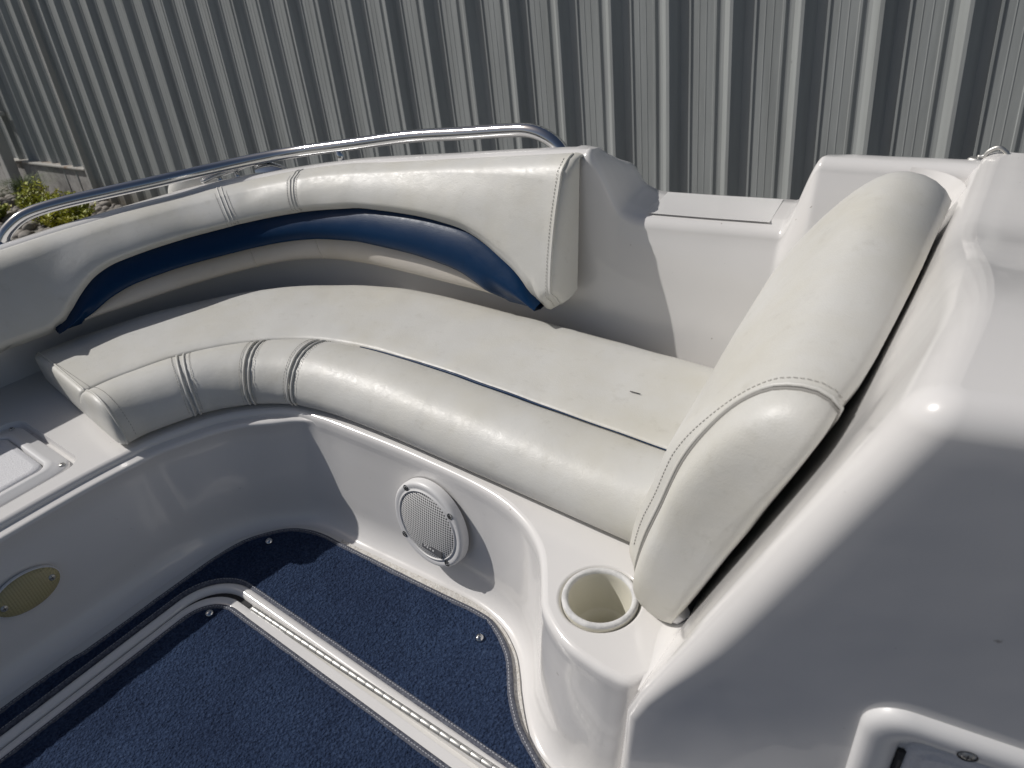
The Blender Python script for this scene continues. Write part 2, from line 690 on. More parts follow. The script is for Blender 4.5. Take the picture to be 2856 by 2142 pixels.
# ---- river stones (uncountable)
def stones():
    vs, fs = [], []
    rnd = random.Random(3)
    bm = bmesh.new()
    bmesh.ops.create_icosphere(bm, subdivisions=2, radius=1)
    base = [v.co.copy() for v in bm.verts]
    bf = [tuple(v.index for v in f.verts) for f in bm.faces]
    bm.free()
    for i in range(900):
        x = rnd.uniform(-10.8, -5.6)
        y = rnd.uniform(2.3, 3.36)
        s = rnd.uniform(0.018, 0.06)
        sc = V(s * rnd.uniform(.8, 1.5), s * rnd.uniform(.7, 1.2), s * rnd.uniform(.5, .8))
        rot = Matrix.Rotation(rnd.uniform(0, 6.3), 3, 'Z')
        o = len(vs)
        sd = rnd.uniform(0, 50)
        for b in base:
            d = 1 + 0.25 * noise.noise(b * 1.3 + V(sd, 0, 0))
            q = rot @ V(b.x * sc.x * d, b.y * sc.y * d, b.z * sc.z * d)
            vs.append(q + V(x, y, 0.025 + sc.z * 0.6 + rnd.random() * 0.0))
        fs += [tuple(k + o for k in f) for f in bf]
    return pymesh("river_stones", vs, fs)


tag(link("river_stones", stones(), 'stone'), "rounded grey river stones along the foot of the wall", "stones", kind="stuff")


def leaf_quad(vs, fs, p, d, up, L, Wd):
    side = d.cross(up).normalized()
    nn = side.cross(d).normalized()
    o = len(vs)
    vs += [p, p + d * L * .45 + side * Wd + nn * L * .08, p + d * L, p + d * L * .45 - side * Wd + nn * L * .08]
    fs += [(o, o + 1, o + 2), (o, o + 2, o + 3)]


def shrub(name, label, c, rx, ry, h, n, seed):
    e = empty(name, False)
    e.location = c
    tag(e, label, "shrub")
    rnd = random.Random(seed)
    vs, fs, tv, tf = [], [], [], []
    for i in range(n):
        a = rnd.uniform(0, 2 * pi)
        q = sqrt(rnd.random())
        x, y = rx * q * cos(a), ry * q * sin(a)
        top = h * (1 - 0.45 * q * q) * rnd.uniform(0.6, 1.08)
        base = V(x * 0.4, y * 0.4, 0)
        tip = V(x, y, top)
        a_, b_ = tube_geo([base, base.lerp(tip, .5) + V(0, 0, .02), tip], 0.0035, 4)
        o = len(tv)
        tv += a_
        tf += [tuple(k + o for k in f) for f in b_]
        for k in range(16):
            u = rnd.uniform(0.3, 1.0)
            p = base.lerp(tip, u)
            th = rnd.uniform(0, 2 * pi)
            d = V(cos(th), sin(th), rnd.uniform(.15, 1.1)).normalized()
            leaf_quad(vs, fs, p, d, V(0, 0, 1) if abs(d.z) < .9 else V(1, 0, 0), rnd.uniform(.035, .065), rnd.uniform(.009, .015))
    link("crown", pymesh("crown", vs, fs, False), 'leaf', e)
    link("stem", pymesh("stem", tv, tf), 'twig', e)
    return e


shrub("golden_shrub", "low yellow-green shrub behind the front end of the boat rail", (-7.65, 2.72, 0.02), 0.55, 0.26, 0.36, 150, 5)
shrub("golden_shrub", "upright yellow-green shrub in front of the tufted grass", (-8.55, 2.86, 0.02), 0.30, 0.2, 0.40, 70, 9)
shrub("golden_shrub", "yellow-green shrub at the left edge below the grass tuft", (-8.95, 2.52, 0.02), 0.28, 0.2, 0.22, 60, 12)


def tuft(label, c, h, spread, n, seed):
    e = empty("ornamental_grass", False)
    e.location = c
    tag(e, label, "grass", "ornamental grass tufts by the wall")
    rnd = random.Random(seed)
    vs, fs = [], []
    for i in range(n):
        a = rnd.uniform(0, 2 * pi)
        l = h * rnd.uniform(.6, 1.2)
        out = rnd.uniform(.2, 1) * spread
        p0 = V(cos(a), sin(a), 0) * rnd.uniform(0, .06)
        wd = rnd.uniform(.0018, .0035)
        sd = V(-sin(a), cos(a), 0) * wd
        o = len(vs)
        N = 5
        for k in range(N + 1):
            u = k / N
            p = p0 + V(cos(a), sin(a), 0) * out * u ** 1.6 + V(0, 0, l * (u - .45 * u ** 3))
            vs += [p - sd * (1 - u * .8), p + sd * (1 - u * .8)]
        for k in range(N):
            q = o + 2 * k
            fs.append((q, q + 1, q + 3, q + 2))
    link("blades", pymesh("blades", vs, fs, False), 'blade', e)


tuft("wispy green grass tuft beside the downspout", (-9.35, 3.05, 0.02), 0.48, 0.38, 900, 2)
tuft("wispy green grass tuft at the left picture edge", (-9.9, 2.75, 0.02), 0.40, 0.36, 700, 4)

# ================================================================== THE BOAT
boat = empty("boat")
tag(boat, "white fibreglass boat with curved cockpit, steel rail and console", "boat")

SH = 0.33     # seat base height
TT = [(-1.70, -1.3), (-1.70, -.35), (-1.70, .0), (-1.695, .33), (-1.680, .49), (-1.663, .573), (-1.592, .715), (-1.473, .808), (-1.363, .829), (-1.252, .835),
      (-1.116, .84), (-1.009, .84), (-.882, .837), (-.792, .826), (-.718, .802), (-.664, .771), (-.628, .738), (-.586, .682),
      (-.561, .65), (-.519, .622), (-.478, .606), (-.432, .599), (-.395, .597), (-.362, .603), (-.335, .63)]
FF = [(-1.60, -1.3), (-1.60, -.35), (-1.60, 0), (-1.592, .35), (-1.585, .5), (-1.575, .575), (-1.53, .66), (-1.45, .735), (-1.36, .757), (-1.25, .762),
      (-1.115, .772), (-1.01, .78), (-.90, .787), (-.83, .78), (-.775, .764), (-.735, .742), (-.705, .72), (-.672, .686),
      (-.645, .655), (-.60, .61), (-.56, .58), (-.50, .562), (-.45, .56), (-.42, .575), (-.40, .62)]


def dense(A, n=8):
    """Catmull-Rom with n samples per span (keeps pairing)"""
    P = [Vector(p) for p in A]
    P = [2 * P[0] - P[1]] + P + [2 * P[-1] - P[-2]]
    out = []
    for i in range(1, len(P) - 2):
        a, b, c, d = P[i - 1:i + 3]
        for k in range(n):
            t = k / n
            out.append(0.5 * (2 * b + (c - a) * t + (2 * a - 5 * b + 4 * c - d) * t * t + (3 * b - a - 3 * c + d) * t ** 3))
    out.append(P[-2])
    return out


TD, FD = dense(TT), dense(FF)
nT = len(TD)
Tn = frames([V(p.x, p.y, 0) for p in TD])
rows = []
ring_top = []
for i in range(nT):
    T, F_ = V(TD[i].x, TD[i].y, 0), V(FD[i].x, FD[i].y, 0)
    out = Tn[i][1]                         # away from the footwell
    lip = 1 - smooth(6.6, 7.9, i / 8)
    r = 0.014
    pts = []
    for k in range(5):                     # rounded top arris
        a = pi / 2 * k / 4
        pts.append(T + out * (r - r * sin(a)) + V(0, 0, SH - r + r * cos(a)))
    ring_top.append(T + out * r)
    for z, off in ((.3155, 0), (.3145, .004), (.3140, .020), (.3125, .027), (.3085, .0295), (.302, .0295), (.298, .027)):
        if lip > .02:
            pts.append(T - out * off * lip + V(0, 0, z))
        else:
            pts.append(T + (F_ - T) * .02 + V(0, 0, z - .012))
    T = T - out * .026 * lip
    D = F_ - T
    for z in (.25, .20, .15, .11):
        pts.append(T + D * (.03 + .33 * (.282 - z) / .21) + V(0, 0, z))
    u0, z0 = .03 + .33 * (.282 - .085) / .21, .085
    for k in range(0, 9):                  # cove into the sole
        a = pi / 2 * k / 8
        pts.append(T + D * (u0 + (1 - u0) * (1 - cos(a))) + V(0, 0, z0 * (1 - sin(a)) + 0.0005))
    rows.append(pts)
grid("footwell_wall", rows, 'gel', boat)

# sole
lo = [(p.x, p.y) for p in FD]
sole_poly = [(p.x - .05 * Tn[i][1].x * -1, p.y + .05 * Tn[i][1].y) for i, p in enumerate(FD)]
sole_poly = [(FD[i].x + Tn[i][1].x * .03, FD[i].y + Tn[i][1].y * .03) for i in range(nT)]
sole_poly += [(1.6, .62), (1.6, -1.3)]
sheet_with_holes("sole", [sole_poly], 0.0, 'gelfloor', boat)

# non-skid border along the cove, right of the carpet
nb = []
for i in range(nT):
    if FD[i].x > -1.32 and FD[i].x < -.30:
        F_ = V(FD[i].x, FD[i].y, 0)
        nb.append([F_ - Tn[i][1] * .002 + V(0, 0, .004), F_ - Tn[i][1] * .036 + V(0, 0, .004)])
grid("nonskid_border", nb, 'nonskid', boat)

# ---- seat base top with cup-holder hole and locker recess
CUP = V(-.486, .720, 0)
circ = lambda c, r, n=48: [(c.x + r * cos(2 * pi * k / n), c.y + r * sin(2 * pi * k / n)) for k in range(n)]
outer = [(-2.62, -.55), (-2.62, .9), (-2.4, 1.4), (-2.0, 1.6), (-.2, 1.62), (-.2, .62)]
shelf_poly = [(p.x, p.y) for p in ring_top]
shelf_poly = shelf_poly + [(-.2, .62), (-.2, 1.62), (-2.0, 1.6), (-2.4, 1.4), (-2.62, .9), (-2.62, -1.3)]
recess = rrect(-2.12, -1.755, -.35, .415, .045, 6)
sheet_with_holes("seat_base", [shelf_poly, circ(CUP, .076), recess], SH, 'gel', boat)
ringstack("locker_recess", [[V(x, y, SH) for x, y in recess],
                            [V(x, y, SH - .004) for x, y in rrect(-2.118, -1.757, -.348, .413, .044, 6)],
                            [V(x, y, SH - .02) for x, y in rrect(-2.116, -1.759, -.346, .411, .043, 6)]], 'gel', boat)
# dished ring round the cup holder
dish = link("cup_recess", lathe_mesh("cup_recess", [(.076, 0), (.0735, -.0006), (.071, -.003), (.069, -.0065), (.0675, -.009), (.060, -.009), (.0595, -.02)], 48, False), 'gel', boat)
dish.location = CUP + V(0, 0, SH)
ch = link("cup_holder", lathe_mesh("cup_holder", [(.0665, -.008), (.0668, .001), (.0655, .0045), (.063, .006), (.059, .006), (.0565, .0045), (.0548, .0),
                                                  (.054, -.010), (.0515, -.085), (.049, -.088), (.0455, -.0885), (.0440, -.125), (.0435, -.135), (.030, -.139), (.001, -.140)], 48), 'cup', boat)
ch.location = CUP + V(0, 0, SH)
ch.data.materials.append(M['rim'])
for p in ch.data.polygons:
    zz = sum(ch.data.vertices[v].co.z for v in p.vertices) / len(p.vertices)
    rr_ = sqrt(p.center.x ** 2 + p.center.y ** 2)
    if zz > 0.000 and rr_ > .054:
        p.material_index = 1
rb = link("rib", box("rib", (-.006, .006, -.012, .012, -.14, -.085), 'cup').data, 'cup', ch)
bpy.data.objects.remove(bpy.data.objects["rib"]) if False else None
for o in [o for o in COL.objects if o.name.startswith("rib") and o.parent is None]:
    bpy.data.objects.remove(o)
rb.name = "rib"
rb.location = (.0445, -.015, 0)
rb.rotation_euler.z = -0.3


# ---- locker lid on the seat base
def deck_hatch(parent):
    e = link("locker_hatch", None, None, parent) if False else bpy.data.objects.new("locker_hatch", None)
    COL.objects.link(e)
    e.parent = parent
    f = lambda a, r, z: [V(x, y, z) for x, y in rrect(-2.105 + a, -1.772 - a, -.335 + a, .400 - a, r, 6)]
    ringstack("frame", [f(0, .042, SH - .02), f(0, .042, SH - .010), f(.004, .040, SH - .005), f(.022, .034, SH - .004), f(.026, .033, SH + .000),
                        f(.040, .028, SH + .001), f(.0445, .027, SH - .002), f(.046, .027, SH - .016)], 'plastic', e, cap=False)
    ringstack("lid", [f(.049, .026, SH - .016), f(.049, .026, SH - .002), f(.0515, .025, SH + .0005), f(.060, .022, SH + .001), f(.062, .021, SH + .0018)], 'plastictex', e)
    sm = screw_mesh
    for x, y in ((-1.7935, .380), (-1.7935, .02), (-2.083, .380)):
        s = link("screw", sm, 'steelb', e)
        s.location = (x, y, SH - .0035)
    return e


def make_screw():
    bm = bmesh.new()
    me = lathe_mesh("screw", [(.0075, 0), (.0072, .0012), (.005, .0026), (.0012, .003)], 14)
    bm.from_mesh(me)
    v, f = box_geo(-.0045, .0045, -.0007, .0007, .0018, .0034)
    v2, f2 = box_geo(-.0007, .0007, -.0045, .0045, .0018, .0034)
    base = len(bm.verts)
    for vv, ff in ((v, f), (v2, f2)):
        nv = [bm.verts.new(p) for p in vv]
        for q in ff:
            fc = bm.faces.new([nv[k] for k in q])
            fc.material_index = 1
    bm.to_mesh(me)
    bm.free()
    me.materials.append(M['steelb'])
    me.materials.append(M['dark'])
    return me


screw_mesh = make_screw()
deck_hatch(boat)

# ---- hull side, gunwale and boarding step
HB = [(-2.36, -1.3), (-2.36, -.35), (-2.355, .2), (-2.335, .5), (-2.29, .8), (-2.19, 1.08), (-2.02, 1.28), (-1.8, 1.385), (-1.5, 1.415), (-1.2, 1.42), (-.9, 1.42), (-.7, 1.43), (-.5, 1.44), (-.3, 1.445), (-.1, 1.45), (.4, 1.45)]
HT = [(-2.375, -1.3), (-2.375, -.35), (-2.37, .2), (-2.355, .6), (-2.32, .88), (-2.205, 1.21), (-2.0, 1.365), (-1.77, 1.428), (-1.35, 1.452), (-1.0, 1.452), (-.9, 1.468), (-.7, 1.50), (-.5, 1.535), (-.3, 1.55), (-.1, 1.555), (.4, 1.56)]
HBd, HTd = dense(HB, 40), dense(HT, 40)
nH = len(HBd)
Hn = frames([V(p.x, p.y, 0) for p in HTd])
ZL = [(-9, .690), (4.2, .688), (5.0, .694), (6.0, .714), (7.0, .745), (8.0, .797), (8.85, .842), (9.3, .846), (9.55, .846)]


def gz(i):
    s = i / 40
    x = HTd[i].x
    if s < 9.0 or x < -.958:
        return slut(ZL, s, .4)
    if x < -.70:
        d = smooth(-.955, -.872, x)
        return .846 - .156 * (d * .75 + .25 * smooth(-.93, -.825, x))
    if x < -.58:
        return .69
    r = smooth(-.515, -.445, x)
    return .69 + .16 * r + .02 * smooth(-.44, .2, x)


def gz0(i):
    s = i / 40
    x = HTd[i].x
    return slut(ZL, s, .4) if s < 9.0 else .846 + .004 * smooth(-.8, -.5, x) + .02 * smooth(-.44, .2, x)


rows = []
inner_top = []
for i in range(nH):
    B_, T = V(HBd[i].x, HBd[i].y, 0), V(HTd[i].x, HTd[i].y, 0)
    o = Hn[i][1]
    z1 = gz(i)
    x = T.x
    stepw = smooth(-.97, -.90, x) * (1 - smooth(-.50, -.45, x)) if i / 40 > 8.5 else 0
    left = 1 - smooth(5.5, 7.5, i / 40)
    r = .028
    pts = []
    for z, u in ((SH - .02, 0), (SH + .05, .12), (.45, .3), (.55, .55)):
        zz = min(z, z1 - .06)
        pts.append(B_.lerp(T, u) + V(0, 0, zz))
    pts.append(B_.lerp(T, .85) + V(0, 0, max(.6, z1 - r - .02)) if z1 > .66 else B_.lerp(T, .85) + V(0, 0, z1 - r - .02))
    for k in range(7):
        a = pi / 2 * k / 6
        pts.append(T + o * (r - r * cos(a)) + V(0, 0, z1 - r + r * sin(a)))
    w1 = 1.0
    # out over the top
    q = [(.045, .001 * w1), (.06, -.003 * w1), (.08, -.011 * w1), (.095, -.020 * w1), (.105, -.034 * w1), (.114, -.036 * w1),
         (.122, (-.026 * left - .044 * (1 - left)) * w1), (.155, (-.031 * left - .065 * (1 - left)) * w1), (.185, (-.040 * left - .078 * (1 - left)) * w1 - .002),
         (.20, (-.05 * left - .088 * (1 - left)) * w1 - .010), (.208, (-.06 * left - .10 * (1 - left)) * w1 - .03), (.21, -.16), (.19, -.45), (.10, -.9), (-.25, -1.15)]
    g0 = gz0(i)
    for n_, dz in q:
        za, zb2 = (z1, g0 + dz) if n_ < .19 and dz > -.15 else (z1 - (.012 if n_ < .205 else .03), g0 + dz)
        kk = .026 * smooth(-1.02, -.95, x) * (1 - smooth(-.45, -.38, x)) if i / 40 > 8.5 else 0
        zo = (za + zb2 - sqrt((za - zb2) ** 2 + kk * kk)) / 2 + kk * .25
        pts.append(T + o * n_ + V(0, 0, zo))
    rows.append(pts)
grid("gunwale", rows, 'gel', boat)
# tread on the boarding step
tr = []
for i in range(nH):
    if i / 40 > 9 and -.822 < HTd[i].x < -.535:
        T = V(HTd[i].x, HTd[i].y, 0)
        tr.append([T + Hn[i][1] * n_ + V(0, 0, gz(i) + .0059) for n_ in (.030, .06, .09, .12, .15, .178)])
grid("step_tread", tr, 'tread', boat)
# rub rail outside
tube("rub_rail", [V(HTd[i].x, HTd[i].y, gz(i) - .19) + Hn[i][1] * .215 for i in range(0, nH, 8)], .018, 'black', boat)

# ---- console: bulkhead, rounded corner, shaded side, top
CA = radians(14)
SDIR = V(cos(CA), sin(CA), 0)
CY = .552                      # plan corner of the bulkhead and the side


def xb(z):
    return -.345 + .42 * (z - .33) if z > .33 else -.345 + .10 * (z - .33)


def zc(y):
    return .985 - .115 * smooth(.70, 1.30, y)


BY = [1.62, 1.56, 1.5, 1.44, 1.38, 1.32, 1.26, 1.2, 1.14, 1.08, 1.02, .96, .9, .84, .78, .73, .69]


def console_path(z):
    c = V(xb(z), CY, 0)
    r = .018 + .020 * smooth(.36, .60, z)
    ptsA = [V(xb(z) - .065 * max(0, y - .75), y, 0) for y in BY]
    d1, d2 = V(0, -1, 0), SDIR
    turn = d1.angle(d2)
    tl = r * tan(turn / 2)
    p0 = c - d1 * tl
    cen = p0 + V(1, 0, 0) * r
    arc = [cen + V(cos(pi + turn * k / 14), sin(pi + turn * k / 14), 0) * r for k in range(15)]
    last = arc[-1]
    ptsB = [last + SDIR * s_ for s_ in (.03, .06, .1, .15, .2, .3, .45, .7, 1.0)]
    ptsB += [ptsB[-1] + V(s_, 0, 0) for s_ in (.1, .3, .6)]
    return ptsA + arc + ptsB


RO = .032
nA = len(BY)
NP = len(console_path(.5))
ztop = [zc(BY[j]) if j < nA else zc(.6) for j in range(NP)]
rows = []
for f_ in (0, .06, .12, .18, .24, .30, .36, .42, .48, .54, .60, .66, .72, .78, .84, .89, .93, .97, 1.0):
    row = []
    for j in range(NP):
        z = -.03 + (ztop[j] - RO + .03) * f_
        row.append(console_path(z)[j] + V(0, 0, z))
    rows.append(row)
base = rows[-1]
inn = []
for i, p in enumerate(base):
    t = base[min(i + 1, NP - 1)] - base[max(i - 1, 0)]
    inn.append(V(-t.y, t.x, 0).normalized())
for k in range(1, 9):
    a = pi / 2 * k / 8
    rows.append([p + n_ * RO * (1 - cos(a)) + V(.3 * RO * sin(a), 0, 0) + V(0, 0, RO * sin(a)) for p, n_ in zip(base, inn)])
top_ring = rows[-1]
grid("console", rows, 'gel', boat)
pol = [(p.x, p.y) for p in top_ring] + [(1.6, 1.62)]
pts2 = [Vector(p) for p in pol]
nb_ = len(pts2)
for i in range(40):
    for j in range(26):
        q = (-.05 + 1.4 * (i / 39) ** 1.6, .56 + 1.04 * j / 25)
        if inside(q, pol) and min((Vector(q) - Vector(e)).length for e in pol) > .012:
            pts2.append(Vector(q))
res = delaunay_2d_cdt(pts2, [(i, (i + 1) % nb_) for i in range(nb_)], [], 1, 1e-6)
vs = []
for i, p in enumerate(res[0]):
    vs.append((p.x, p.y, top_ring[i].z if i < NP else zc(p.y) if p.y > .62 else zc(.6)))
me = pymesh("console_top", vs, [tuple(f) for f in res[2]])
fix_normals(me)
if sum(p.normal.z for p in me.polygons) < 0:
    me.flip_normals()
link("console_top", me, 'gel', boat)
# fillets where bulkhead meets hull side and seat base
rows = []
for k in range(13):
    z = SH + (.85 - SH) * k / 12
    yh = 1.445 + .10 * (z - SH) / .5
    r = .11
    c = V(xb(z) - .043 - r, yh - r, z)
    rows.append([c + V(cos(a), sin(a), 0) * (r + .001) for a in [pi / 2 * j / 8 for j in range(9)]])
grid("corner_fillet", rows, 'gel', boat)
rows = []
for y in [.60 + .85 * k / 24 for k in range(25)]:
    r = .001 + .054 * smooth(.60, .74, y)
    c = V(xb(SH) - .065 * max(0, y - .75) - .6646 * r, y, SH + r)
    rows.append([c + V(sin(a) * (r + .0015), 0, -cos(a) * (r + .0008)) for a in [radians(67.2) * j / 8 for j in range(9)]])
grid("base_fillet", rows, 'gel', boat)

# ---- locker door low on the console side
NS = V(sin(CA), -cos(CA), -.42 * sin(CA)).normalized()
P0 = V(-.345, .552, .33)
lk = bpy.data.objects.new("side_locker", None)
COL.objects.link(lk)
lk.parent = boat
U = SDIR
WD = NS.cross(U).normalized()
if WD.z < 0:
    WD = -WD


def sp(u, w_, n_=0.0):
    return P0 + U * u + WD * w_ + NS * n_


def lrect(a, r, n_):
    return [sp(x, y - (x - .32) * .13, n_) for x, y in rrect(.299 + a, .70, -.25 + a, .222 - a, max(r, .004), 8)]


ringstack("frame", [lrect(0, .05, -.002), lrect(.001, .05, .006), lrect(.006, .048, .013), lrect(.014, .044, .016), lrect(.030, .036, .0155), lrect(.040, .03, .010), lrect(.046, .028, .002), lrect(.047, .028, -.02)], 'plastic', lk, cap=False)
ringstack("door", [lrect(.053, .026, -.02), lrect(.053, .026, .000), lrect(.056, .025, .004), lrect(.063, .022, .0045), lrect(.070, .018, .0045), lrect(.072, .017, .0065), lrect(.076, .016, .0065)], 'plastictex', lk)
tube("hinge_rod", [sp(.350, .135, .001), sp(.350, -.1, .001)], .0055, 'black', lk, 8)
ringstack("gap", [lrect(.044, .028, -.012), lrect(.06, .02, -.012)], 'dark', lk, cap=False)
for u, z in ((.320, .076), (.406, .187), (.56, .165)):
    s = link("screw", screw_mesh, None, lk)
    place(s, sp(u, z, .0150), NS, U)
    wl_ = link("screw_well", lathe_mesh("screw_well", [(.0105, .0014), (.0095, .0018), (.0085, .0005), (.008, -.002)], 16), 'dark', lk)
    place(wl_, sp(u, z, .0152), NS, U)

# ---- speaker
spk = bpy.data.objects.new("speaker", None)
COL.objects.link(spk)
spk.parent = boat
SPN = V(-.03, -1, .16).normalized()
SPC = V(-1.002, .806, .176)
bz = link("bezel", lathe_mesh("bezel", [(.110, -.012), (.110, .002), (.1085, .007), (.105, .0105), (.102, .0115), (.095, .0105), (.0905, .009), (.0895, .0125), (.0875, .013), (.0865, .0115), (.086, .003)], 64), 'plastic', spk)
bz.data.polygons[-1].use_smooth = False
place(bz, SPC, SPN, (1, 0, 0))
gr = link("grille", lathe_mesh("grille", [(.0875, .009), (.08, .012), (.06, .0155), (.04, .0175), (.02, .0185), (.002, .0188)], 48), 'grille', spk)
place(gr, SPC, SPN, V(1, 0, -.05))
bd = box("badge", (-.012, .052, -.066, -.046, .0110, .0162), 'badge', spk, .001)
place(bd, SPC, SPN, V(1, 0, -.05))
for k in range(4):
    sl_ = box("badge_mark", (-.004 + .009 * k, .001 + .009 * k, -.0575 - .0012 * (k % 2), -.0545, .0161, .0170), 'plastic', spk)
    place(sl_, SPC, SPN, V(1, 0, -.05))
for a in (128, 38, -52, -142):
    s = link("screw", screw_mesh, None, spk)
    n3 = SPN
    x3 = V(1, 0, 0) - n3 * n3.x
    x3.normalize()
    y3 = n3.cross(x3)
    pos = SPC + (x3 * cos(radians(a)) + y3 * sin(radians(a))) * .0985
    place(s, pos + n3 * .0085, n3)
    wl_ = link("screw_hole", lathe_mesh("screw_hole", [(.0078, .0), (.0072, .0008), (.0065, 0), (.004, -.001)], 14), 'dark', spk)
    place(wl_, pos + n3 * .0116, n3)

# ---- courtesy light
cl = bpy.data.objects.new("courtesy_light", None)
COL.objects.link(cl)
cl.parent = boat
CLC, CLN = V(-1.638, .166, .180), V(1, 0, .22).normalized()


def oval(a, b, z, n=40):
    return [V(a * cos(2 * pi * k / n), b * sin(2 * pi * k / n), z) for k in range(n)]


le = ringstack("lens", [oval(.070, .041, -.008), oval(.070, .041, .002), oval(.067, .0385, .0055), oval(.055, .031, .0085), oval(.03, .018, .011), oval(.002, .0015, .0115)], 'lens', cl)
place(le, CLC, CLN, (0, 1, 0))
bs = ringstack("base", [oval(.072, .043, -.010), oval(.072, .043, .0), oval(.0705, .0415, .0015)], 'plastic', cl)
place(bs, CLC, CLN, (0, 1, 0))
for u in (-.052, .052):
    s = link("screw", screw_mesh, None, cl)
    yv = CLN.cross(V(0, 1, 0))
    place(s, CLC + V(0, u, 0) + CLN * .0085, CLN, (0, 1, 0))

# ---- stainless rail
rail = bpy.data.objects.new("grab_rail", None)
COL.objects.link(rail)
rail.parent = boat
RP = [(-2.505, .675, .60), (-2.502, .685, .67), (-2.49, .717, .703), (-2.468, .766, .726), (-2.424, .847, .736), (-2.365, .96, .738), (-2.30, 1.09, .738), (-2.235, 1.24, .737), (-2.15, 1.345, .744),
      (-2.03, 1.425, .757), (-1.81, 1.48, .785), (-1.60, 1.525, .812), (-1.40, 1.54, .832), (-1.25, 1.55, .848), (-1.18, 1.55, .852), (-1.125, 1.55, .838), (-1.085, 1.55, .808), (-1.06, 1.55, .76)]
tube("tube", crom(RP, 120), .0180, 'steel', rail, 20)
tube("stanchion", [(-1.86, 1.468, .778), (-1.862, 1.472, .70)], .013, 'steel', rail, 16)
for x, y, z in ((-1.862, 1.472, .712), (-1.07, 1.55, .778), (-2.505, .675, .655)):
    fl = link("flange", lathe_mesh("flange", [(.03, 0), (.03, .004), (.024, .007), (.018, .012), (.017, .016)], 24), 'steel', rail)
    fl.location = (x, y, z)

# ---- cleat, horn cover, footman loop
cle = bpy.data.objects.new("cleat", None)
COL.objects.link(cle)
cle.parent = boat
tube("horn_bar", crom([(-2.265, 1.215, .700), (-2.245, 1.255, .709), (-2.225, 1.295, .714), (-2.205, 1.335, .719), (-2.185, 1.372, .734)], 16), [.004] + [.0075] * 14 + [.004], 'steel', cle, 12)
for p in ((-2.24, 1.268), (-2.214, 1.318)):
    tube("foot", [(p[0], p[1], .665), (p[0], p[1], .712)], [.013, .007], 'steel', cle, 10)
hc = bpy.data.objects.new("navigation_light", None)
COL.objects.link(hc)
hc.parent = boat
rows = []
for i in range(9):
    u = i / 8
    rows.append([V(-2.165 + .145 * u, 1.372 + .045 * u, .680) + V(.35, -.94, 0) * (.030 * (1 - .55 * u ** 3)) * cos(a) + V(0, 0, 1) * (.052 * (1 - u ** 2.2) + .002) * sin(a) for a in [pi * k / 12 for k in range(13)]])
grid("shell", rows, 'steel', hc)
m_ = pymesh("lens", [p * 1.0 for p in rows[0]], [tuple(range(13))], False)
ln = link("lens", m_, 'black', hc)
ln.location = V(.012, .004, 0)
fml = bpy.data.objects.new("footman_loop", None)
COL.objects.link(fml)
fml.parent = boat
LC = V(-.153, 1.612, .858)
tube("loop", crom([LC + V(-.030, 0, .002), LC + V(-.020, 0, .004), LC + V(-.014, 0, .014), LC + V(0, 0, .022), LC + V(.014, 0, .014), LC + V(.020, 0, .004), LC + V(.030, 0, .002)], 30), .0042, 'steelb', fml, 10)
for sx_ in (-1, 1):
    f_ = link("foot", lathe_mesh("foot", [(.0125, 0), (.0125, .002), (.010, .0045), (.004, .005)], 18), 'steelb', fml)
    f_.location = LC + V(.030 * sx_, 0, -.004)
    f_.scale = (1.3, .8, 1)

# ---- floor hatch: coaming, lid and piano hinge
hat = bpy.data.objects.new("floor_hatch", None)
COL.objects.link(hat)
hat.parent = boat


def corner_path(x, y, r, ys, xe, n=12):
    """up the left side at x, round the corner, along +x at y"""
    pts = [V(x, ys + (y - r - ys) * k / 10, 0) for k in range(10)]
    for k in range(n + 1):
        a = pi - pi / 2 * k / n
        pts.append(V(x + r + r * cos(a), y - r + r * sin(a), 0))
    pts += [V(x + r + (xe - x - r) * k / 14, y, 0) for k in range(1, 15)]
    return pts


def strip(name, path, prof, m, parent):
    fr = frames(path)
    rows = [[p + fr[i][1] * n_ + V(0, 0, z) for n_, z in prof] for i, p in enumerate(path)]
    return grid(name, rows, m, parent)


cp = corner_path(-1.482, .500, .11, -1.2, .6)
strip("coaming", cp, [(.020, .002), (.014, .012), (.006, .0165), (-.002, .016), (-.009, .011), (-.011, .002), (-.0112, -.003)], 'gel', hat)
lp = corner_path(-1.466, .476, .10, -1.2, .6)
strip("lid_edge", lp, [(.0, .001), (.0, .008), (-.003, .0105), (-.028, .0105), (-.031, .003)], 'gel', hat)
strip("gap", corner_path(-1.472, .484, .104, -1.2, -1.335), [(.006, .0035), (-.008, .0035)], 'dark', hat)
kn = None
vs, fs = tube_geo([V(0, 0, 0), V(.0003, 0, 0), V(.0006, 0, 0), V(.0243, 0, 0), V(.0246, 0, 0), V(.0249, 0, 0)], [.0055, .0063, .0064, .0064, .0063, .0055], 16)
kn = pymesh("knuckle", vs, fs)
kn.materials.append(M['steelb'])
hg = bpy.data.objects.new("piano_hinge", None)
COL.objects.link(hg)
hg.parent = boat
for i in range(34):
    o = link("knuckle", kn, None, hg)
    o.location = (-1.312 + .0256 * i, .4795 + .0007 * i, .0135)
    o.rotation_euler.z = .027
tube("pin", [(-1.31, .4795, .0135), (-.45, .503, .0135)], .005, 'dark', hg, 8)
pv, pf = box_geo(-1.312, -.45, .456, .476, .0107, .0122)
link("leaf", pymesh("leaf", pv, pf, False), 'gel', hg)

